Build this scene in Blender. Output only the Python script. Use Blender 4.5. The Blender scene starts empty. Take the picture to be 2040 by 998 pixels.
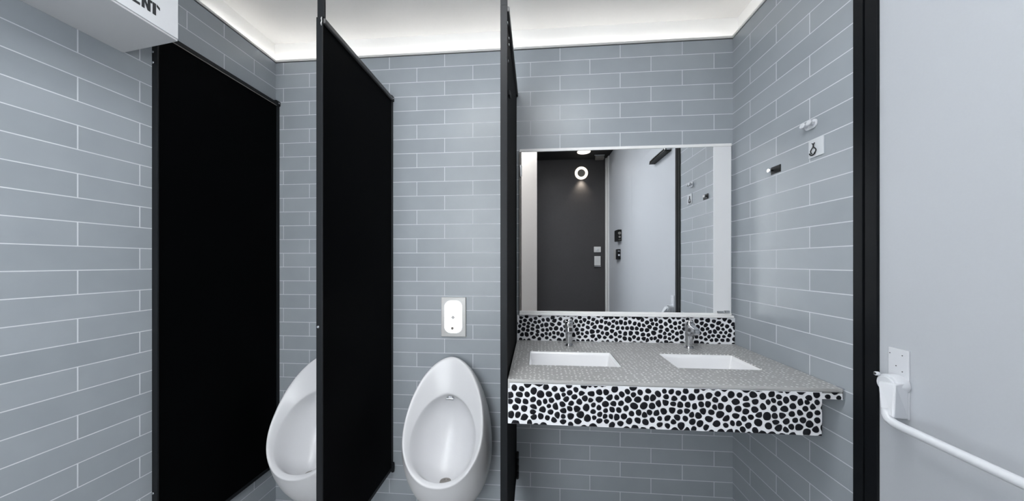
import bpy, bmesh, math, random
from mathutils import Vector
C = bpy.context.scene.collection
PI = math.pi

# ------------------------------------------------------------------ camera, light, exposure
ZO = 1.40                      # heights below are measured from a tile joint near eye level; the floor is ZO lower
W = 2.4557                     # room width, left wall x=0, back wall y=0, room runs towards -y
sc = bpy.context.scene
cd = bpy.data.cameras.new('camera'); cam = bpy.data.objects.new('camera', cd); C.objects.link(cam)
cam.location = (1.4644, -1.6243, ZO - 0.0532); cam.rotation_euler = (PI/2, 0, 0.0766)
cd.sensor_width = 36; cd.lens = 610.045/2040*36; cd.shift_y = 24.26/2040; cd.clip_start = 0.01
sc.camera = cam
vs = sc.view_settings
vs.view_transform = 'Standard'; vs.look = 'None'; vs.gamma = 1; vs.use_curve_mapping = False
vs.exposure = 0.10
wd = bpy.data.worlds.new('world'); sc.world = wd; wd.use_nodes = True
wd.node_tree.nodes['Background'].inputs[0].default_value = (.8, .9, 1, 1)
wd.node_tree.nodes['Background'].inputs[1].default_value = 0.02

def area(name, loc, sx, sy, power, color=(1, 1, 1), rot=(0, 0, 0)):
    l = bpy.data.lights.new(name, 'AREA'); l.shape = 'RECTANGLE'; l.size = sx; l.size_y = sy
    l.energy = power; l.color = color
    o = bpy.data.objects.new(name, l); C.objects.link(o); o.location = (loc[0], loc[1], loc[2]+ZO); o.rotation_euler = rot
    return o
COOL = (.97, .985, 1.0)
WINDOW_FILL = 25.0  # power of the added fill light behind the camera
PANELS = [(1.05, -1.10, 8.0), (1.66, -1.10, 7.5)]          # ceiling light panels in front of the camera view
for px, py, pw in PANELS:
    area('ceiling_panel_lamp', (px, py, 1.205), .50, .36, pw, COOL)
area('lobby_fill_lamp', (1.0, -1.97, 1.575), 1.1, .3, 15.0, COOL)  # added unseen fill lamp for the lobby, no fixture there
area('rear_fill_light', (.80, -2.222, .15), .72, 1.7, WINDOW_FILL, COOL, (PI/2, 0, PI)).data.spread = 1.6   # added frontal fill light, unseen, set at a made-up window behind the camera
COVE = 14.0                    # strength of the cove LED strip
FLUSH_GLOW = 2.0               # lit flush sensor window
RING_GLOW = 1.3                # lit ring on the charcoal wall

# ------------------------------------------------------------------ materials
def M(name, col, rough=.5, metal=0.0, spec=.5, emit=None, es=0, coat=0, alpha=1, trans=0):
    m = bpy.data.materials.new(name); m.use_nodes = True
    b = m.node_tree.nodes['Principled BSDF']
    b.inputs['Base Color'].default_value = (*col, 1); b.inputs['Roughness'].default_value = rough
    b.inputs['Metallic'].default_value = metal; b.inputs['Specular IOR Level'].default_value = spec
    b.inputs['Coat Weight'].default_value = coat; b.inputs['Coat Roughness'].default_value = .05
    b.inputs['Transmission Weight'].default_value = trans
    if emit:
        b.inputs['Emission Color'].default_value = (*emit, 1); b.inputs['Emission Strength'].default_value = es
    return m

def grain(m, scale=60, amount=.08, bump=.02, dist=.001):
    """slight uneven colour and surface of a real finish"""
    nt = m.node_tree; b = nt.nodes['Principled BSDF']
    tc = nt.nodes.new('ShaderNodeTexCoord'); n = nt.nodes.new('ShaderNodeTexNoise')
    n.inputs['Scale'].default_value = scale; n.inputs['Detail'].default_value = 4
    nt.links.new(tc.outputs['Object'], n.inputs['Vector'])
    mx = nt.nodes.new('ShaderNodeMixRGB'); mx.blend_type = 'MIX'
    c = b.inputs['Base Color'].default_value
    mx.inputs[1].default_value = [x*(1-amount) for x in c[:3]]+[1]
    mx.inputs[2].default_value = [min(1, x*(1+amount)) for x in c[:3]]+[1]
    nt.links.new(n.outputs['Fac'], mx.inputs[0]); nt.links.new(mx.outputs[0], b.inputs['Base Color'])
    bp = nt.nodes.new('ShaderNodeBump'); bp.inputs['Strength'].default_value = bump; bp.inputs['Distance'].default_value = dist
    nt.links.new(n.outputs['Fac'], bp.inputs['Height']); nt.links.new(bp.outputs[0], b.inputs['Normal'])
    return m

ROW = .0775; HALF = .1546
def tile(name, axis, sign, off):
    m = bpy.data.materials.new(name); m.use_nodes = True; nt = m.node_tree; b = nt.nodes['Principled BSDF']
    tc = nt.nodes.new('ShaderNodeTexCoord'); sp = nt.nodes.new('ShaderNodeSeparateXYZ'); nt.links.new(tc.outputs['Object'], sp.inputs[0])
    def ma(op, a, v):
        n = nt.nodes.new('ShaderNodeMath'); n.operation = op; nt.links.new(a, n.inputs[0]); n.inputs[1].default_value = v; return n.outputs[0]
    u = ma('ADD', ma('MULTIPLY', sp.outputs[axis], sign), off + 40*HALF)
    v = ma('ADD', sp.outputs[2], -ZO + 100*ROW)
    cb = nt.nodes.new('ShaderNodeCombineXYZ'); nt.links.new(u, cb.inputs[0]); nt.links.new(v, cb.inputs[1])
    br = nt.nodes.new('ShaderNodeTexBrick'); nt.links.new(cb.outputs[0], br.inputs['Vector'])
    br.offset = .5; br.offset_frequency = 2; br.squash = 1; br.squash_frequency = 2
    br.inputs['Scale'].default_value = 1; br.inputs['Brick Width'].default_value = 2*HALF; br.inputs['Row Height'].default_value = ROW
    br.inputs['Mortar Size'].default_value = .0017; br.inputs['Mortar Smooth'].default_value = .15; br.inputs['Bias'].default_value = 0
    br.inputs['Color1'].default_value = (.305, .336, .364, 1); br.inputs['Color2'].default_value = (.338, .370, .400, 1)
    br.inputs['Mortar'].default_value = (.64, .67, .70, 1)
    ns = nt.nodes.new('ShaderNodeTexNoise'); ns.inputs['Scale'].default_value = 9; ns.inputs['Detail'].default_value = 3
    nt.links.new(tc.outputs['Object'], ns.inputs['Vector'])
    mx = nt.nodes.new('ShaderNodeMixRGB'); mx.blend_type = 'SOFT_LIGHT'; mx.inputs[0].default_value = .12
    nt.links.new(br.outputs['Color'], mx.inputs[1]); nt.links.new(ns.outputs['Fac'], mx.inputs[2])
    nt.links.new(mx.outputs[0], b.inputs['Base Color'])
    rr = nt.nodes.new('ShaderNodeMapRange'); rr.inputs[3].default_value = .34; rr.inputs[4].default_value = .8
    nt.links.new(br.outputs['Fac'], rr.inputs[0]); nt.links.new(rr.outputs[0], b.inputs['Roughness'])
    inv = ma('MULTIPLY', br.outputs['Fac'], -1.0)
    bp = nt.nodes.new('ShaderNodeBump'); bp.inputs['Strength'].default_value = .5; bp.inputs['Distance'].default_value = .0015
    nt.links.new(inv, bp.inputs['Height']); nt.links.new(bp.outputs[0], b.inputs['Normal'])
    b.inputs['Specular IOR Level'].default_value = .4
    return m
tile_back = tile('grey_tile_back', 0, 1, -.0466)
tile_left = tile('grey_tile_left', 1, -1, -.1331-HALF)
tile_right = tile('grey_tile_right', 1, -1, -.1253-HALF)

white_paint = grain(M('white_ceiling_paint', (.70, .685, .67), .8), 80, .02, .05)
white_trim = M('white_trim', (.82, .82, .82), .45)
cove_white = M('cove_white', (.85, .845, .835), .7)
door_white = grain(M('door_laminate', (.49, .515, .55), .42), 200, .02, .03, .0005)
cream = grain(M('cream_paint', (.46, .43, .405), .7), 60, .03, .05)
charcoal = grain(M('charcoal_panel', (.055, .053, .055), .6), 40, .1, .05)
flat_black = M('black_paint_gap_shade', (.012, .012, .012), .7)
black_lam = grain(M('black_laminate', (.0008, .001, .0013), .6, spec=.03), 120, .15, .02, .0003)
black_alu = M('black_powder_coat', (.009, .0105, .0125), .45, spec=.2)
rail_sheen = M('rail_sheen_grey', (.045, .045, .046), .35, spec=.5)  # lighter grey puts the ceiling's sheen into the rail colour
jamb_black = M('black_door_frame', (.0055, .0065, .008), .4, spec=.14)
chrome = M('chrome', (.62, .63, .65), .14, 1)
steel = grain(M('brushed_steel', (.50, .50, .495), .4, .3), 300, .06, .05, .0003)
alu = M('satin_aluminium', (.74, .75, .77), .3, .7)
porcelain = M('white_porcelain', (.70, .705, .725), .27, spec=.4, coat=.12)
basin_white = M('white_basin_glaze', (.82, .825, .84), .18, coat=.4)
mirror_m = M('mirror_silvering', (.93, .94, .95), .0, 1)
panel_white = M('white_mirror_strip', (.76, .77, .79), .4)
bar_white = M('white_enamel', (.66, .68, .715), .3)
plastic_white = M('white_plastic', (.75, .75, .75), .4)
plastic_black = M('black_plastic', (.010, .011, .012), .5, spec=.25)
dark_hole = M('dark_recess', (.03, .03, .03), .6)
floor_m = grain(M('grey_floor_tile', (.46, .46, .46), .5), 30, .1, .05)
grey_metal = M('grey_metal', (.25, .235, .22), .45, .1)
clear_plate = M('pale_acrylic', (.62, .65, .68), .25)
sensor_grey = M('sensor_grey', (.5, .5, .5), .3)
pane_glow = M('fill_pane_glow', (.85, .88, .9), .5, emit=COOL, es=1.0)  # glowing pane of the made-up window
sign_white = M('sign_white', (.60, .615, .64), .45)
sign_under = M('sign_underside', (.52, .525, .54), .5)
cap_grey = M('capping_strip', (.60, .60, .595), .5)
ink = M('black_ink', (.015, .017, .02), .6)
glow_white = M('lit_window', (.9, .9, .9), .3, emit=(1, 1, .98), es=FLUSH_GLOW)
glow_ring = M('lit_ring', (.9, .85, .78), .4, emit=(1, .9, .76), es=RING_GLOW)
glow_warm = M('lit_downlight', (.9, .85, .78), .4, emit=(1, .92, .8), es=1.1)
glow_cove = M('cove_led', (.9, .9, .9), .4, emit=(1, .97, .92), es=COVE)
glow_panel = M('panel_diffuser', (.9, .9, .9), .4, emit=COOL, es=2.0)
mosaic_white = grain(M('white_mosaic_grout', (.80, .81, .84), .3), 70, .08, .1, .001)
pebble_black = grain(M('black_pebble', (.009, .0095, .013), .35, spec=.18), 50, .6, .06, .001)

def counter_mat():
    m = bpy.data.materials.new('glossy_mosaic_top'); m.use_nodes = True; nt = m.node_tree; b = nt.nodes['Principled BSDF']
    tc = nt.nodes.new('ShaderNodeTexCoord')
    vo = nt.nodes.new('ShaderNodeTexVoronoi'); vo.feature = 'F1'; vo.inputs['Scale'].default_value = 62; vo.inputs['Randomness'].default_value = .4
    nt.links.new(tc.outputs['Object'], vo.inputs['Vector'])
    cr = nt.nodes.new('ShaderNodeValToRGB'); e = cr.color_ramp.elements
    e[0].position = .12; e[0].color = (.80, .80, .79, 1); e[1].position = .30; e[1].color = (.36, .36, .355, 1)
    nt.links.new(vo.outputs['Distance'], cr.inputs[0]); nt.links.new(cr.outputs[0], b.inputs['Base Color'])
    bp = nt.nodes.new('ShaderNodeBump'); bp.inputs['Strength'].default_value = .5; bp.inputs['Distance'].default_value = .002; bp.invert = True
    nt.links.new(vo.outputs['Distance'], bp.inputs['Height']); nt.links.new(bp.outputs[0], b.inputs['Normal'])
    b.inputs['Roughness'].default_value = .28; b.inputs['Metallic'].default_value = .15
    return m
counter_m = counter_mat()

# ------------------------------------------------------------------ helpers
def BM(): return bmesh.new()
def box(bm, x0, x1, y0, y1, z0, z1, mi=0):
    v = [bm.verts.new((x, y, z)) for x in (x0, x1) for y in (y0, y1) for z in (z0, z1)]
    for q in ((0, 1, 3, 2), (4, 6, 7, 5), (0, 4, 5, 1), (2, 3, 7, 6), (0, 2, 6, 4), (1, 5, 7, 3)):
        f = bm.faces.new([v[i] for i in q]); f.material_index = mi
    return bm
def frame_of(d):
    d = d.normalized(); a = Vector((0, 0, 1)) if abs(d.z) < .9 else Vector((1, 0, 0))
    u = d.cross(a).normalized(); return u, d.cross(u).normalized()
def tube(bm, pts, r, n=12, smooth=True):
    pts = [Vector(p) for p in pts]; rings = []
    rr = r if isinstance(r, (list, tuple)) else [r]*len(pts)
    u = None
    for i, p in enumerate(pts):
        d = (pts[min(i+1, len(pts)-1)] - pts[max(i-1, 0)]).normalized()
        if u is None: u, w = frame_of(d)
        else:
            u = (u - d*u.dot(d)).normalized(); w = d.cross(u)
        rings.append([bm.verts.new(p + (u*math.cos(2*PI*k/n) + w*math.sin(2*PI*k/n))*rr[i]) for k in range(n)])
    for a, b in zip(rings, rings[1:]):
        for k in range(n):
            f = bm.faces.new((a[k], a[(k+1) % n], b[(k+1) % n], b[k])); f.smooth = smooth
    bm.faces.new(rings[0][::-1]); bm.faces.new(rings[-1])
    return bm
def disc(bm, c, axis, r, h, n=20, r2=None):
    a = Vector(axis).normalized(); c = Vector(c)
    return tube(bm, [c, c + a*h], [r, r if r2 is None else r2], n)
def prism(bm, poly, axis, a0, a1, mi=0):
    """polygon in the two other axes, extruded along axis (0,1,2)"""
    def P(p, a):
        if axis == 0: return (a, p[0], p[1])
        if axis == 1: return (p[0], a, p[1])
        return (p[0], p[1], a)
    lo = [bm.verts.new(P(p, a0)) for p in poly]; hi = [bm.verts.new(P(p, a1)) for p in poly]; n = len(poly)
    for k in range(n):
        f = bm.faces.new((lo[k], lo[(k+1) % n], hi[(k+1) % n], hi[k])); f.material_index = mi
    for f in (bm.faces.new(lo[::-1]), bm.faces.new(hi)): f.material_index = mi
    return bm
def obj(name, bm, mats, parent=None, bevel=0, seg=2, sub=0):
    off = Vector((0, 0, ZO))
    p = parent
    while p is not None: off -= p.location; p = p.parent
    bmesh.ops.translate(bm, verts=bm.verts, vec=off)
    bmesh.ops.recalc_face_normals(bm, faces=bm.faces)
    me = bpy.data.meshes.new(name); bm.to_mesh(me); bm.free()
    for m in (mats if isinstance(mats, (list, tuple)) else [mats]): me.materials.append(m)
    o = bpy.data.objects.new(name, me); C.objects.link(o)
    if parent: o.parent = parent
    if bevel:
        b = o.modifiers.new('bevel', 'BEVEL'); b.width = bevel; b.segments = seg; b.limit_method = 'ANGLE'
    if sub:
        s = o.modifiers.new('subdivision', 'SUBSURF'); s.levels = sub; s.render_levels = sub
    return o
def tag(o, label, cat, group=None):
    o['label'] = label; o['category'] = cat
    if group: o['group'] = group
    return o
def thing(name, loc, label, cat, group=None):
    o = bpy.data.objects.new(name, None); o.empty_display_size = .05; C.objects.link(o)
    o.location = (loc[0], loc[1], loc[2]+ZO)
    return tag(o, label, cat, group)
def struct(name, bm, m, parent=None, bevel=0):
    o = obj(name, bm, m, parent, bevel)
    if parent is None: o['kind'] = 'structure'
    return o

# ------------------------------------------------------------------ the setting
FL = -ZO; TT = 1.0745; CE = 1.232; R = .065; YR = -2.741
struct('floor', box(BM(), -.09, W+.1, YR-.1, .09, FL-.05, FL), floor_m)
struct('wall_back', box(BM(), -.0, W, 0, R, FL, TT), tile_back)
struct('wall_left', box(BM(), -R, 0, YR, R, FL, TT), tile_left)
struct('wall_right', box(BM(), W, W+R, -.592, R, FL, TT), tile_right)
# cove recess above the tiles, with its pale capping strip
bm = BM(); box(bm, -R-.02, W+R+.02, R, R+.02, FL, CE); box(bm, -R-.02, -R, YR, R, FL, CE); box(bm, W+R, W+R+.02, -1.7, R, TT-.05, CE)
struct('trim_1', bm, cove_white)
bm = BM(); box(bm, -.004+.004, W, -.004, .012, TT+.004, TT+.0145)
box(bm, -.012, .004, YR, .012, TT+.004, TT+.0145); box(bm, W-.004, W+.012, -.592, .012, TT+.004, TT+.0145)
struct('trim_2', bm, cap_grey)
bm = BM(); box(bm, -.001, W, .001, .010, TT-.001, TT+.004); box(bm, -.010, -.001, YR, .01, TT-.001, TT+.004); box(bm, W+.001, W+.01, -.592, .01, TT-.001, TT+.004)
struct('trim_3', bm, flat_black)  # black strip stands in for the shade in the gap under the capping
struct('ceiling', box(BM(), -R-.02, W+R+.02, -1.70, R+.02, CE, CE+.05), white_paint)
# lobby behind the camera (seen in the mirror)
bm = BM(); box(bm, -.1, W+.1, -2.25, -1.70, 1.60, 1.65); box(bm, -.1, W+.1, -1.70, -1.68, CE+.05, 1.65)
struct('ceiling_lobby', bm, white_paint)
struct('ceiling_alcove', box(BM(), 1.47, W+.1, YR-.1, -2.25, 1.39, 1.65), flat_black)
struct('wall_rear_left', box(BM(), -.1, 1.483, YR-.1, -2.25, FL, 1.65), cream)
struct('wall_rear', box(BM(), 1.483, W+.1, YR-.1, YR, FL, 1.39), charcoal)
bm = BM(); box(bm, W, W+R, YR, -1.66, FL, 1.65); box(bm, W, W+R, -1.66, -.66, .92, 1.65); box(bm, W, W+R, -.66, -.592, TT, 1.1)
struct('wall_right_plain', bm, door_white)
bm = BM(); box(bm, W-.016, W, -2.74, -2.62, FL, 1.388); box(bm, W-.03, W, -2.741, -2.71, FL, 1.389)
struct('trim_4', bm, white_trim, bevel=.004)
bm = BM()
box(bm, W-.006, W+.05, -.6205, -.592, FL, TT+.02); box(bm, W-.006, W+.05, -.660, -.6265, FL, TT+.02); box(bm, W+.004, W+.05, -.627, -.620, FL, TT+.02)
struct('trim_5', bm, jamb_black, bevel=.0015)
struct('door_1', box(BM(), W+.0005, W+.045, -1.66, -.6605, FL+.005, .92), door_white)

bm = BM()
for a in ((.38, 1.22, 1.01, 1.06), (.38, 1.22, -.76, -.71), (.38, .43, -.71, 1.01), (1.17, 1.22, -.71, 1.01)): box(bm, a[0], a[1], -2.25, -2.228, a[2], a[3])
w1 = struct('fill_window_1', bm, white_trim, bevel=.003)  # invented window, out of view, added to go with the fill light
obj('fill_pane', box(BM(), .43, 1.17, -2.25, -2.242, -.71, 1.01), pane_glow, w1)
# ------------------------------------------------------------------ ceiling light panels
for i, (px, py, pw) in enumerate(PANELS):
    t = thing('ceiling_light', (px, py, CE), ['long white light panel on the ceiling above the urinal end', 'long white light panel on the ceiling above the basin end'][i], 'ceiling light', 'ceiling light panels')
    bm = BM()
    for a in ((px-.28, px+.28, py-.21, py-.19), (px-.28, px+.28, py+.19, py+.21), (px-.28, px-.26, py-.19, py+.19), (px+.26, px+.28, py-.19, py+.19)):
        box(bm, *a, 1.20, CE)
    obj('light_frame', bm, white_trim, t, .002)
    obj('diffuser', box(BM(), px-.26, px+.26, py-.19, py+.19, 1.212, CE), glow_panel, t)
t = thing('led_strip', (1.2, .012, TT), 'long lit white strip light tucked in the recess above the back wall', 'strip light')
obj('profile', box(BM(), -.05, W-.03, .0125, .0165, TT+.001, TT+.020), alu, t)
obj('diffuser', box(BM(), -.05, W-.03, .0165, .0185, TT+.002, TT+.019), glow_cove, t)
obj('profile', box(BM(), -.0165, -.0125, -.34, .012, TT+.001, TT+.020), alu, t)
obj('diffuser', box(BM(), -.0185, -.0165, -.34, .012, TT+.002, TT+.019), glow_cove, t)
obj('profile', box(BM(), W+.0125, W+.0165, -.16, .012, TT+.001, TT+.020), alu, t)
obj('diffuser', box(BM(), W+.0165, W+.0185, -.16, .012, TT+.002, TT+.019), glow_cove, t)

# ------------------------------------------------------------------ urinals
def egg(T, B, w, um, n=56):
    """two half ellipses, widest at um of the way down from T to B"""
    pts = []
    for k in range(n):
        th = 2*PI*k/n; c = math.cos(th); sn = math.sin(th)
        u = um-um*c if c > 0 else um-(1-um)*c
        e = 1.1 if c > 0 else .94
        pts.append((math.copysign(w*abs(sn)**e, sn), T[0]+(B[0]-T[0])*u, T[1]+(B[1]-T[1])*u))
    return pts
def make_urinal(cx, label):
    t = thing('urinal', (cx, 0, -.9), label, 'urinal', 'white egg-shaped urinals')
    L = [((-.001, -.580), (-.001, -1.30), .180, .56), ((-.012, -.560), (-.06, -1.315), .208, .57), ((-.028, -.552), (-.135, -1.305), .222, .58),
         ((-.038, -.548), (-.218, -1.235), .220, .59), ((-.045, -.546), (-.277, -1.135), .2085, .60),
         ((-.051, -.546), (-.303, -1.066), .1965, .60), ((-.055, -.548), (-.311, -1.050), .1925, .60), ((-.0575, -.551), (-.3125, -1.046), .1895, .60), ((-.061, -.557), (-.312, -1.042), .1855, .60),
         ((-.078, -.630), (-.303, -1.036), .1720, .595), ((-.094, -.705), (-.2955, -1.033), .1625, .58), ((-.0965, -.716), (-.292, -1.033), .1600, .575), ((-.0955, -.7215), (-.288, -1.036), .1575, .57),
         ((-.086, -.731), (-.278, -1.046), .1515, .56), ((-.062, -.747), (-.256, -1.072), .1410, .55), ((-.045, -.777), (-.225, -1.095), .124, .54),
         ((-.040, -.84), (-.18, -1.10), .092, .52), ((-.044, -.93), (-.13, -1.085), .048, .5)]
    bm = BM(); rings = []
    for T, B, w, g in L:
        rings.append([bm.verts.new((cx+x, y, z)) for x, y, z in egg(T, B, w, g)])
    for a, b in zip(rings, rings[1:]):
        n = len(a)
        for k in range(n):
            f = bm.faces.new((a[k], a[(k+1) % n], b[(k+1) % n], b[k])); f.smooth = True
    bm.faces.new(rings[0][::-1]); f = bm.faces.new(rings[-1]); f.smooth = True
    obj('bowl', bm, porcelain, t, sub=1)
    bm = BM(); disc(bm, (cx, -.062, -.748), (0, -1, -.25), .017, .010, 20, .013); box(bm, cx-.020, cx+.020, -.088, -.066, -.757, -.7465)
    obj('water_spreader', bm, chrome, t, .002)
    bm = BM(); disc(bm, (cx+.012, -.205, -1.105), (0, .1, 1), .030, .019, 24, .026)
    for k in range(6):
        a = k*PI/3; disc(bm, (cx+.012+.016*math.cos(a), -.203+.016*math.sin(a)*.9, -1.0865), (0, 0, 1), .004, .0015, 8)
    obj('drain', bm, grey_metal, t)
    return t
make_urinal(1.027, 'white egg-shaped urinal below the lit flush plate, next to the basin counter')
def copy_tree(o, parent=None):
    c = o.copy(); C.objects.link(c)
    if parent: c.parent = parent
    for ch in list(o.children): copy_tree(ch, c)
    return c
u0 = [o for o in C.objects if o.name == 'urinal'][0]
u1 = copy_tree(u0); u1.location.x = .352
u1['label'] = 'white egg-shaped urinal half hidden behind the middle black screen'

# flush sensor plate
t = thing('flush_plate', (1.0255, 0, -.345), 'steel flush sensor plate with a lit white oval window above the urinal', 'flush plate')
obj('cover_plate', box(BM(), .958, 1.093, -.011, 0, -.4505, -.2395), steel, t, .0025)
def stadium(cx, cz, hw, hh, r, n=8):
    p = []
    for sx, sz, a0 in ((1, 1, 0), (-1, 1, PI/2), (-1, -1, PI), (1, -1, 3*PI/2)):
        for k in range(n+1):
            a = a0 + PI/2*k/n; p.append((cx+sx*(hw-r)+r*math.cos(a), cz+sz*(hh-r)+r*math.sin(a)))
    return p
obj('window_surround', prism(BM(), stadium(1.0245, -.344, .0505, .089, .036), 1, -.0125, -.009), alu, t, .001)
obj('lit_window', prism(BM(), stadium(1.0245, -.344, .047, .085, .034), 1, -.0155, -.011), glow_white, t, .002)
obj('sensor_eye', disc(BM(), (1.0245, -.0152, -.346), (0, -1, 0), .0125, .002, 4, .009), sensor_grey, t)
obj('push_button', disc(BM(), (1.0205, -.0152, -.4045), (0, -1, 0), .0085, .003, 20, .007), grey_metal, t)

# ------------------------------------------------------------------ black urinal screens
def screw(parent, c, axis, r=.0045):
    bm = BM(); disc(bm, c, axis, r, .002, 14, r*.75); return obj('screw', bm, chrome, parent)
def make_screen(x, label, pole=True, off=1):
    """x is the face turned to the camera; panel is 18 mm, post 24 mm"""
    th = .024 if pole else .0235
    x0 = x-th
    t = thing('urinal_screen', (x-th/2, -.28, -1.17), label, 'urinal screen', 'black urinal screens')
    px0, px1 = (x-.021, x-.003)
    obj('panel', box(BM(), px0, px1, -.5565, -.018, -1.165, .832), black_lam, t)
    obj('front_post', box(BM(), x0, x, -.562, -.5565, FL+.002 if pole else -1.18, .8455), black_alu, t, .0012)
    obj('wall_channel', box(BM(), x0+.002, x-.001, -.020, -.0005, -1.175, .845), black_alu, t, .001)
    bm = BM(); box(bm, x0+.001, x+(.007 if pole else .001), -.5565, -.020, .826, .8455)
    obj('top_rail', bm, rail_sheen if pole else black_alu, t, .003)
    if not pole: obj('rail_highlight', box(BM(), x-.0005, x+.0022, -.555, -.022, .8225, .8250), grey_metal, t)  # thin grey strip modelled in for the highlight line along the rail
    obj('bottom_rail', box(BM(), x0+.001, x-.001, -.5565, -.020, -1.18, -1.163), black_alu, t, .001)
    obj('corner_bracket', box(BM(), x0+.001, x+.006, -.030, -.0005, .826, .852), black_alu, t, .003)
    bm = BM(); box(bm, x-.002, x+.007, -.026, -.0005, -1.185, -1.150); disc(bm, (x+.003, -.014, -1.190), (0, 0, 1), .008, .05, 14)
    obj('corner_bracket', bm, black_alu, t, .002)
    screw(t, (x+.006, -.012, .840), (1, 0, 0), .005)
    if pole:
        obj('ceiling_pole', box(BM(), x0+.003*off, x+.004*off, -.560, -.5485, .8465, CE-.0005), black_alu, t, .001)
        if off:
            bm = BM(); tube(bm, [(x-.001, -.5640, .843), (x-.002, -.5650, .836), (x-.001, -.5642, .828), (x-.003, -.5650, .820), (x-.002, -.5640, .812)], [.0012, .002, .0012, .002, .0012], 8)
            obj('pole_clip', bm, steel, t)
    return t
t = make_screen(.0245, 'black urinal screen lying against the left tiled wall below the sign box', pole=False)
for z in (.752, .712, -.935): screw(t, (.007, -.562, z), (0, -1, 0), .005)
screw(t, (.0255, -.530, .836), (1, 0, 0), .0045)
t = make_screen(.688, 'tall black urinal screen between the two urinals, on a pole to the ceiling')
screw(t, (.672, -.562, -.288), (0, -1, 0), .0055)
t = make_screen(1.366, 'black urinal screen seen edge-on between the right urinal and the basin counter', off=0)
for y, z in ((-.552, .790), (-.505, .770), (-.500, .750), (-.53, .67)): screw(t, (1.366, y, z), (1, 0, 0), .005)
obj('hinge', box(BM(), 1.364, 1.372, -.50, -.47, .565, .585), black_alu, t, .002)
bm = BM()
for k in range(4): disc(bm, (1.3715, -.045, -1.165+.035*k), (0, 0, 1), .0075, .029, 12)
obj('hinge', bm, black_alu, t)

# ------------------------------------------------------------------ basin counter
def clip_poly(poly, p, q):
    mx, my = (p[0]+q[0])/2, (p[1]+q[1])/2; nx, ny = q[0]-p[0], q[1]-p[1]; out = []
    for i in range(len(poly)):
        a, b = poly[i], poly[(i+1) % len(poly)]
        da = (a[0]-mx)*nx+(a[1]-my)*ny; db = (b[0]-mx)*nx+(b[1]-my)*ny
        if da <= 0: out.append(a)
        if da*db < 0:
            s = da/(da-db); out.append((a[0]+(b[0]-a[0])*s, a[1]+(b[1]-a[1])*s))
    return out
def pebbles(bm, u0, u1, v0, v1, y, d, seed, h=.0018, mi=1):
    """rounded black pebbles set in the face y = const, one per cell of a loose scatter"""
    rnd = random.Random(seed); pts = []
    m = d*.3
    for _ in range(16000):
        p = (rnd.uniform(u0-m, u1+m), rnd.uniform(v0-m, v1+m)); dd = d*(.78 if rnd.random() < .2 else .96)
        if all((p[0]-q[0])**2+(p[1]-q[1])**2 > dd*dd for q in pts): pts.append(p)
    for p in pts:
        near = [q for q in pts if q is not p and abs(q[0]-p[0]) < 3*d and abs(q[1]-p[1]) < 3*d]
        c = [(p[0]-2*d, p[1]-2*d), (p[0]+2*d, p[1]-2*d), (p[0]+2*d, p[1]+2*d), (p[0]-2*d, p[1]+2*d)]
        for q in near:
            c = clip_poly(c, p, q)
            if len(c) < 3: break
        if len(c) < 3: continue
        gx = sum(a[0] for a in c)/len(c); gy = sum(a[1] for a in c)/len(c); s = rnd.uniform(.74, .88)
        c = [(gx+(a[0]-gx)*s, gy+(a[1]-gy)*s) for a in c]
        for _ in range(3):
            c2 = []
            for i in range(len(c)):
                a, b = c[i], c[(i+1) % len(c)]
                c2 += [(a[0]*.75+b[0]*.25, a[1]*.75+b[1]*.25), (a[0]*.25+b[0]*.75, a[1]*.25+b[1]*.75)]
            c = c2
        rad = math.sqrt(abs(sum(c[i][0]*c[(i+1) % len(c)][1]-c[(i+1) % len(c)][0]*c[i][1] for i in range(len(c))))/2/PI)
        ax = rnd.uniform(.9, 1.12); an = rnd.uniform(0, PI); mixr = rnd.uniform(.3, .75); c3 = []
        for a in c:
            th = math.atan2(a[1]-gy, a[0]-gx); ra = math.hypot(a[0]-gx, a[1]-gy)
            rn = ra*(1-mixr)+rad*mixr*(1+(ax-1)*math.cos(2*(th-an)))
            c3.append((gx+rn*math.cos(th), gy+rn*math.sin(th)))
        c = c3
        c = [(min(max(a[0], u0), u1), min(max(a[1], v0), v1)) for a in c]
        ar = abs(sum(c[i][0]*c[(i+1) % len(c)][1]-c[(i+1) % len(c)][0]*c[i][1] for i in range(len(c))))/2
        if ar < d*d*.06: continue
        cc = []
        for a in c:
            if not cc or (a[0]-cc[-1][0])**2+(a[1]-cc[-1][1])**2 > 1e-8: cc.append(a)
        if (cc[0][0]-cc[-1][0])**2+(cc[0][1]-cc[-1][1])**2 < 1e-8: cc.pop()
        c = cc; n = len(c)
        gx = sum(a[0] for a in c)/n; gy = sum(a[1] for a in c)/n
        r0 = [bm.verts.new((a[0], y+.0003, a[1])) for a in c]
        r1 = [bm.verts.new((gx+(a[0]-gx)*.9, y-h*.75, gy+(a[1]-gy)*.9)) for a in c]
        r2 = [bm.verts.new((gx+(a[0]-gx)*.55, y-h, gy+(a[1]-gy)*.55)) for a in c]
        for A, B in ((r0, r1), (r1, r2)):
            for k in range(n):
                f = bm.faces.new((A[k], A[(k+1) % n], B[(k+1) % n], B[k])); f.smooth = True; f.material_index = mi
        f = bm.faces.new(r2); f.material_index = mi
CT = -.4597; YF = -.560; XL = 1.3685; XR = W-.002
BAS = [(1.437, 1.803, -.402, -.200), (2.012, 2.332, -.396, -.196)]
t = thing('vanity_counter', ((XL+XR)/2, -.28, CT-.15), 'long wall-hung basin counter with grey glossy top and black pebble mosaic front', 'counter')
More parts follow.
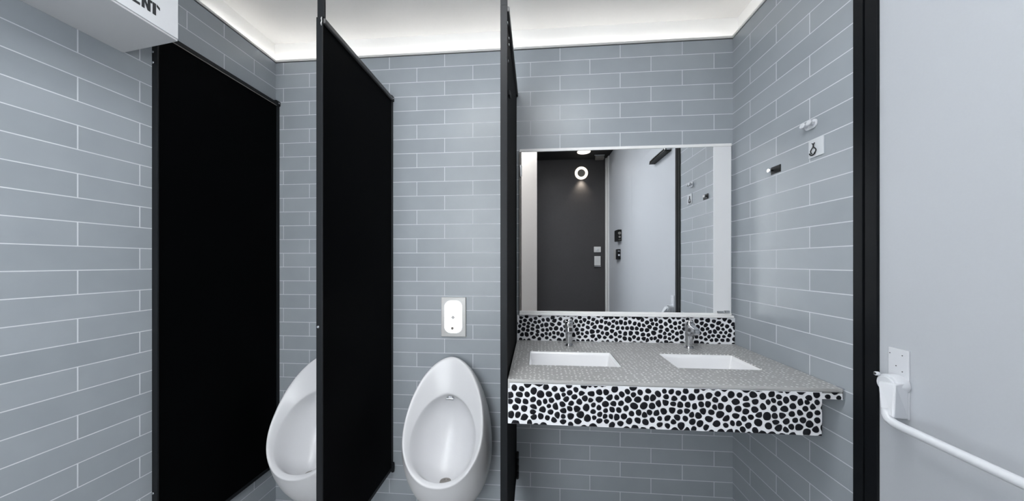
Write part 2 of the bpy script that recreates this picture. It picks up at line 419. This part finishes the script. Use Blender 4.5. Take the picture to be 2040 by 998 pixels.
# top slab with two rectangular cut-outs
bm = BM(); xs = sorted([XL, XR]+[v for b in BAS for v in b[:2]]); ys = sorted({YF, -.0205, -.402, -.200, -.396, -.196})
def hole(a, b, c, d):
    mx, my = (a+b)/2, (c+d)/2
    return any(B[0] < mx < B[1] and B[2] < my < B[3] for B in BAS)
TH = .016
vt = {}
def gv(x, y, z):
    k = (round(x, 5), round(y, 5), round(z, 5))
    if k not in vt: vt[k] = bm.verts.new((x, y, z))
    return vt[k]
cells = {(i, j) for i in range(len(xs)-1) for j in range(len(ys)-1) if not hole(xs[i], xs[i+1], ys[j], ys[j+1])}
for i, j in cells:
    a, b, c, d = xs[i], xs[i+1], ys[j], ys[j+1]
    bm.faces.new((gv(a, c, CT), gv(b, c, CT), gv(b, d, CT), gv(a, d, CT)))
    bm.faces.new((gv(a, c, CT-TH), gv(a, d, CT-TH), gv(b, d, CT-TH), gv(b, c, CT-TH)))
    for (di, dj), (p, q) in {(-1, 0): ((a, c), (a, d)), (1, 0): ((b, d), (b, c)), (0, -1): ((b, c), (a, c)), (0, 1): ((a, d), (b, d))}.items():
        if (i+di, j+dj) not in cells:
            bm.faces.new((gv(*p, CT), gv(*q, CT), gv(*q, CT-TH), gv(*p, CT-TH)))
obj('countertop', bm, counter_m, t)
obj('edge_trim', box(BM(), XL, XR, YF-.003, YF, CT-.009, CT+.0008), steel, t, .0008)
bm = BM(); box(bm, XL, XR-.004, YF-.001, YF+.03, CT-.034, CT-TH); pebbles(bm, 2.385, XR-.006, CT-.0335, CT-.012, YF-.001, .024, 5)
obj('nosing', bm, [mosaic_white, pebble_black], t)
bm = BM(); box(bm, 1.3665+.002, 2.3865, YF-.002, YF+.016, -.6125, CT-.0115); pebbles(bm, 1.369, 2.386, -.612, CT-.013, YF-.002, .0228, 11)
obj('front_panel', bm, [mosaic_white, pebble_black], t)
bm = BM(); box(bm, XR-.006, XR, YF-.004, YF+.03, CT-.036, CT+.002); box(bm, XR-.02, XR, YF-.004, YF+.03, CT-.036, CT-.033)
obj('end_bracket', bm, chrome, t, .001)
obj('support_bracket', box(BM(), XL, XL+.006, YF-.004, YF+.02, CT-.03, CT+.0015), steel, t, .001)

for i, (a, b, c, d) in enumerate(BAS):
    t = thing('sink_basin', ((a+b)/2, (c+d)/2, CT-.13), ['white rectangular basin sunk in the counter on the screen side', 'white rectangular basin sunk in the counter on the right wall side'][i], 'basin', 'white basins in the counter')
    e = .001; bm = BM()
    a, b, c, d = a+e, b-e, c+e, d-e
    def rr(m, z, r, n=5):
        return [bm.verts.new((x, y, z)) for x, y in stadium((a+b)/2, (c+d)/2, (b-a)/2-m, (d-c)/2-m, r, n)]
    Ls = [rr(-.0, CT-.125, .012), rr(0, CT-.004, .006), rr(.003, CT-.0035, .006), rr(.005, CT-.02, .007), rr(.014, CT-.095, .016), rr(.026, CT-.112, .024), rr(.07, CT-.115, .02)]
    for A, B in zip(Ls, Ls[1:]):
        n = len(A)
        for k in range(n):
            f = bm.faces.new((A[k], A[(k+1) % n], B[(k+1) % n], B[k])); f.smooth = True
    bm.faces.new(Ls[0]); bm.faces.new(Ls[-1])
    obj('bowl', bm, basin_white, t)
    obj('drain', disc(BM(), ((a+b)/2, (c+d)/2, CT-.1155), (0, 0, 1), .021, .003, 24, .018), chrome, t)

def make_tap(cx, cy, label):
    t = thing('tap', (cx, cy, CT), label, 'tap', 'chrome basin taps')
    bm = BM(); disc(bm, (cx, cy, CT), (0, 0, 1), .022, .006, 28, .019)
    obj('base_ring', bm, chrome, t)
    bm = BM(); tube(bm, [(cx, cy, CT+.005), (cx, cy, CT+.055), (cx, cy-.004, CT+.100), (cx, cy-.006, CT+.122)], [.0145, .0165, .0195, .0205], 24)
    obj('body', bm, chrome, t, .002)
    bm = BM(); prism(bm, [(cy-.008, CT+.120), (cy-.072, CT+.104), (cy-.076, CT+.080), (cy-.062, CT+.074), (cy-.010, CT+.055)], 0, cx-.0135, cx+.0135)
    obj('spout', bm, chrome, t, .005, 3)
    bm = BM(); tube(bm, [(cx, cy-.004, CT+.122), (cx, cy-.004, CT+.130)], [.0165, .013], 20)
    obj('lever', bm, chrome, t)
    return t
make_tap(1.628, -.100, 'slim chrome tap behind the basin nearest the black screen')
make_tap(2.196, -.100, 'chrome tap behind the right-hand basin')

# pebble splashback
bm = BM(); box(bm, XL, W-.001, -.019, -.001, CT-.002, -.3285); pebbles(bm, XL+.001, W-.002, CT+.001, -.329, -.019, .0228, 23)
tag(obj('splashback', bm, [mosaic_white, pebble_black]), 'black pebble mosaic strip on the wall between mirror and counter', 'splashback')

# ------------------------------------------------------------------ mirror
t = thing('mirror', (1.9, 0, .11), 'wide wall mirror with thin white frame above the basin counter', 'mirror')
obj('glass', box(BM(), 1.388, 2.352, -.018, -.002, -.305, .527), mirror_m, t)
obj('side_strip', box(BM(), 2.352, 2.4375, -.019, -.002, -.305, .527), panel_white, t, .001)
bm = BM(); box(bm, 1.380, 2.4385, -.022, -.0005, .527, .5415); 
obj('top_rail', bm, white_trim, t, .002)
bm = BM(); box(bm, 1.380, 2.446, -.028, -.0005, -.3275, -.3165); box(bm, 1.380, 2.4385, -.021, -.0005, -.3165, -.305)
obj('bottom_rail', bm, white_trim, t, .002)
obj('side_rail', box(BM(), 1.380, 1.388, -.021, -.0005, -.305, .527), grey_metal, t, .001)
bm = BM(); box(bm, 1.3835, 1.3935, -.0245, -.018, .40, .455); disc(bm, (1.385, -.0235, .397), (0, 0, 1), .004, .061, 10)
obj('hinge', bm, alu, t, .001)
bm = BM(); box(bm, 2.368, 2.42, -.026, -.019, -.3035, -.294); box(bm, 2.40, 2.425, -.029, -.019, -.303, -.291)
obj('clip', bm, chrome, t, .002)

# ------------------------------------------------------------------ fittings on the right tiled wall
t = thing('coat_hook', (W, -.4425, .445), 'small double white coat hook on the right tiled wall, topmost of three fittings', 'hook')
obj('backplate', prism(BM(), [(y, z) for y, z in stadium(-.4425, .443, .024, .0155, .012)], 0, W-.005, W), bar_white, t, .0015)
for yy in (-.430, -.457):
    bm = BM(); tube(bm, [(W-.004, yy, .443), (W-.014, yy, .441), (W-.021, yy, .444)], [.0055, .005, .0055], 12); disc(bm, (W-.019, yy, .4435), (-1, 0, .25), .0105, .006, 18, .008)
    obj('prong', bm, bar_white, t)
t = thing('switch_plate', (W, -.4625, .355), 'pale square acrylic plate with a dark curled hook on the right tiled wall', 'wall plate')
obj('backplate', box(BM(), W-.004, W, -.4915, -.4345, .3225, .3870), clear_plate, t, .001)
bm = BM(); tube(bm, [(W-.007, -.452-.006*math.sin(a*2), .372-.0052*k) for k, a in enumerate([i*PI/7 for i in range(8)])], .0016, 8)
tube(bm, [(W-.007, -.462+.006*math.sin(i*PI/7*2), .372-.0052*i) for i in range(8)], .0016, 8)
tube(bm, [(W-.008, -.4545-.0105*math.cos(PI*i/10), .3385-.0085*math.sin(PI*i/10)) for i in range(11)], .0022, 8)
obj('hook', bm, plastic_black, t)
t = thing('door_stop', (W, -.279, .331), 'small black plate with a chrome knob on the right tiled wall', 'wall plate')
obj('backplate', box(BM(), W-.003, W, -.3045, -.2545, .3165, .3465), plastic_black, t, .001)
bm = BM(); tube(bm, [(W-.003, -.266, .332), (W-.012, -.266, .332), (W-.014, -.266, .332), (W-.022, -.266, .332)], [.004, .004, .009, .0075], 16)
obj('knob', bm, chrome, t)

# ------------------------------------------------------------------ push bar on the white door
t = thing('push_bar', (W, -.71, -.38), 'white push bar with pivot arm and screwed plate on the white door', 'push bar')
bm = BM(); box(bm, W-.004, W, -.7335, -.6860, -.4720, -.2885)
obj('mounting_plate', bm, bar_white, t, .001)
for y, z in ((-.6905, -.3045), (-.7195, -.3045), (-.705, -.336), (-.7195, -.348)):
    obj('screw', disc(BM(), (W-.004, y, z), (-1, 0, 0), .0013, .0006, 10), dark_hole, t)
# pivot housing and arm
bm = BM(); disc(bm, (W-.034, -.712, -.384), (1, 0, 0), .0265, .032, 28); disc(bm, (W-.040, -.712, -.384), (1, 0, 0), .021, .007, 28)
disc(bm, (W-.036, -.694, -.363), (-1, 0, .1), .0055, .010, 12)
obj('pivot_housing', bm, bar_white, t, .002)
obj('screw', disc(BM(), (W-.046, -.694, -.362), (-1, 0, .1), .0032, .001, 10), dark_hole, t)
bm = BM()
A = [(W-.046, -.700, -.380), (W-.046, -.741, -.374), (W-.004, -.7345, -.371), (W-.004, -.712, -.380)]
B = [(W-.080, -.740, -.449), (W-.076, -.768, -.452), (W-.004, -.7345, -.4705), (W-.03, -.722, -.4605)]
va = [bm.verts.new(p) for p in A]; vb = [bm.verts.new(p) for p in B]
bm.faces.new(va); bm.faces.new(vb[::-1])
for k in range(4): bm.faces.new((va[k], va[(k+1) % 4], vb[(k+1) % 4], vb[k]))
obj('pivot_arm', bm, bar_white, t, .004, 3)
pts = [(W-.066, -.742, -.440), (W-.071, -.747, -.452), (W-.0735, -.754, -.461), (W-.0735, -.766, -.4655), (W-.073, -.785, -.4672)]
pts += [(W-.072, -.80-.02*i, -.4675-.0004*i) for i in range(11)] + [(W-.066, -1.018, -.472), (W-.05, -1.028, -.472), (W-.0, -1.03, -.472)]
obj('bar', tube(BM(), pts, .0105, 16), bar_white, t)
# closer high on the door (seen in the mirror)
t = thing('door_closer', (W, -.9, .79), 'chrome closer bar high on the white door, reflected in the mirror', 'door closer')
bm = BM(); prism(bm, [(W-.0, .775), (W-.045, .775), (W-.045, .79), (W-.028, .812), (W, .812)], 1, -1.045, -.74)
obj('closer_body', bm, chrome, t, .003)
obj('closer_base', box(BM(), W-.046, W, -1.05, -.735, .766, .7745), plastic_black, t, .001)

# black wall controls further along (seen in the mirror)
t = thing('control_box', (W, -2.10, .262), 'upper black control box on the white wall, reflected in the mirror', 'wall control')
obj('housing', box(BM(), W-.045, W, -2.18, -2.03, .197, .330), plastic_black, t, .003)
bm = BM(); disc(bm, (W-.024, -2.03, .288), (0, 1, 0), .017, .004, 20); disc(bm, (W-.024, -2.03, .245), (0, 1, 0), .012, .006, 20); box(bm, W-.038, W-.010, -2.03, -2.028, .210, .214)
obj('dial', bm, grey_metal, t)
t = thing('control_box', (W, -2.16, .045), 'lower black control box with a steel side on the white wall, reflected in the mirror', 'wall control')
obj('housing', box(BM(), W-.042, W, -2.13, -2.07, -.015, .105), plastic_black, t, .003)
obj('side_plate', box(BM(), W-.040, W, -2.24, -2.131, -.013, .103), steel, t, .003)
obj('dial', disc(BM(), (W-.02, -2.07, .035), (0, 1, 0), .012, .006, 20), chrome, t)
obj('indicator', box(BM(), W-.034, W-.01, -2.07, -2.066, .078, .086), chrome, t)

# ------------------------------------------------------------------ on the charcoal wall behind (seen in the mirror)
t = thing('ring_wall_light', (2.10, YR, 1.193), 'round grille with a glowing ring high on the charcoal wall, reflected in the mirror', 'wall light')  # round wall light, its centre like a speaker grille
bm = BM(); rg = []
for r_, y_ in ((.088, 0), (.090, .010), (.082, .018), (.062, .016), (.052, .010)):
    rg.append([bm.verts.new((2.10+r_*math.cos(2*PI*k/40), YR+y_, 1.193+r_*math.sin(2*PI*k/40))) for k in range(40)])
for A, B in zip(rg, rg[1:]):
    for k in range(40):
        f = bm.faces.new((A[k], A[(k+1) % 40], B[(k+1) % 40], B[k])); f.smooth = True
obj('ring', bm, glow_ring, t)
bm = BM(); disc(bm, (2.10, YR, 1.193), (0, 1, 0), .0525, .012, 32)
for i in range(-4, 5):
    for j in range(-4, 5):
        if i*i+j*j < 17: disc(bm, (2.10+i*.0098, YR+.012, 1.193+j*.0098), (0, 1, 0), .003, .002, 8)
obj('grille', bm, grey_metal, t)
l = bpy.data.lights.new('ring_spill', 'SPOT'); l.energy = 4.0; l.color = (1, .86, .7); l.spot_size = 1.7; l.spot_blend = 1; l.shadow_soft_size = .03
lo = bpy.data.objects.new('ring_spill', l); C.objects.link(lo); lo.location = (2.10, YR+.06, 1.10+ZO); lo.rotation_euler = (math.radians(-22), 0, 0)
t = thing('downlight', (2.09, -2.45, 1.39), 'round pale downlight on the black alcove ceiling, reflected in the mirror', 'ceiling light')
obj('rim', disc(BM(), (2.09, -2.45, 1.383), (0, 0, 1), .085, .007, 32), glow_warm, t)
t = thing('ceiling_box', (2.30, -2.60, 1.37), 'small grey box under the black alcove ceiling, reflected in the mirror', 'box')
obj('housing', box(BM(), 2.27, 2.38, -2.64, -2.58, 1.335, 1.389), grey_metal, t, .003)
obj('bracket', box(BM(), 2.25, 2.385, -2.58, -2.575, 1.375, 1.3895), alu, t)
for nm, z0, z1, x0, x1, lab in (('light_switch', .092, .168, 2.272, 2.366, 'upper white switch plate on the charcoal wall, reflected in the mirror'), ('control_unit', -.09, .038, 2.278, 2.362, 'lower white control unit on the charcoal wall, reflected in the mirror')):
    t = thing(nm, ((x0+x1)/2, YR, (z0+z1)/2), lab, 'switch')
    obj('backplate', box(BM(), x0, x1, YR, YR+.014, z0, z1), plastic_white, t, .003)
    bm = BM(); box(bm, x0+.03, x1-.03, YR+.014, YR+.02, (z0+z1)/2-.012, (z0+z1)/2+.012)
    if nm == 'control_unit': box(bm, x0+.012, x1-.012, YR+.014, YR+.0155, z0+.02, z0+.026); box(bm, x0, x1, YR+.001, YR+.03, z0-.016, z0-.008)
    obj('button', bm, alu, t)

# ------------------------------------------------------------------ sign box on the left wall
bx = .262
t = thing('sign_box', (.13, -.95, .694), 'white sign box with bold black letters high on the left tiled wall', 'sign')
bm = BM(); prism(bm, [(0.0005, -.6437), (bx, -.6795), (bx, -1.35), (.0005, -1.35)], 2, .7005, 1.02)
obj('housing', bm, sign_white, t, .0015)
bm = BM(); prism(bm, [(0.0005, -.6430), (bx-.003, -.6792), (bx-.003, -1.352), (.0005, -1.352)], 2, .694, .7003)
obj('bottom_panel', bm, sign_under, t, .001)
b0, b1 = .7315, .7685
def L(y0, *polys): return [[(y0+p[0], b0+(b1-b0)*p[1]) for p in q] for q in polys]
glyphs = []
glyphs += L(-.8305, [(0, 0), (.006, 0), (.006, 1), (0, 1)], [(.0215, 0), (.0275, 0), (.0275, 1), (.0215, 1)], [(.006, 1), (.012, .25), (.0155, .25), (.0215, 1), (.0215, .62), (.0155, .0), (.012, 0), (.006, .62)])
glyphs += L(-.7995, [(0, 0), (.0075, 0), (.0075, 1), (0, 1)], [(.0075, 0), (.019, 0), (.019, .2), (.0075, .2)], [(.0075, .4), (.0165, .4), (.0165, .6), (.0075, .6)], [(.0075, .8), (.019, .8), (.019, 1), (.0075, 1)])
glyphs += L(-.7765, [(0, 0), (.007, 0), (.007, 1), (0, 1)], [(.0145, 0), (.0215, 0), (.0215, 1), (.0145, 1)], [(.007, 1), (.007, .55), (.0145, 0), (.0145, .45)])
glyphs += L(-.7515, [(.002, 0), (.0105, 0), (.0105, 1), (.002, 1)], [(.0125, .8), (.0205, .62), (.0205, .86), (.0125, 1)], [(-.0045, .8), (.001, .8), (.001, 1), (-.0045, 1)])
bm = BM()
for g in glyphs: prism(bm, g, 0, bx, bx+.0008)
obj('lettering', bm, ink, t)
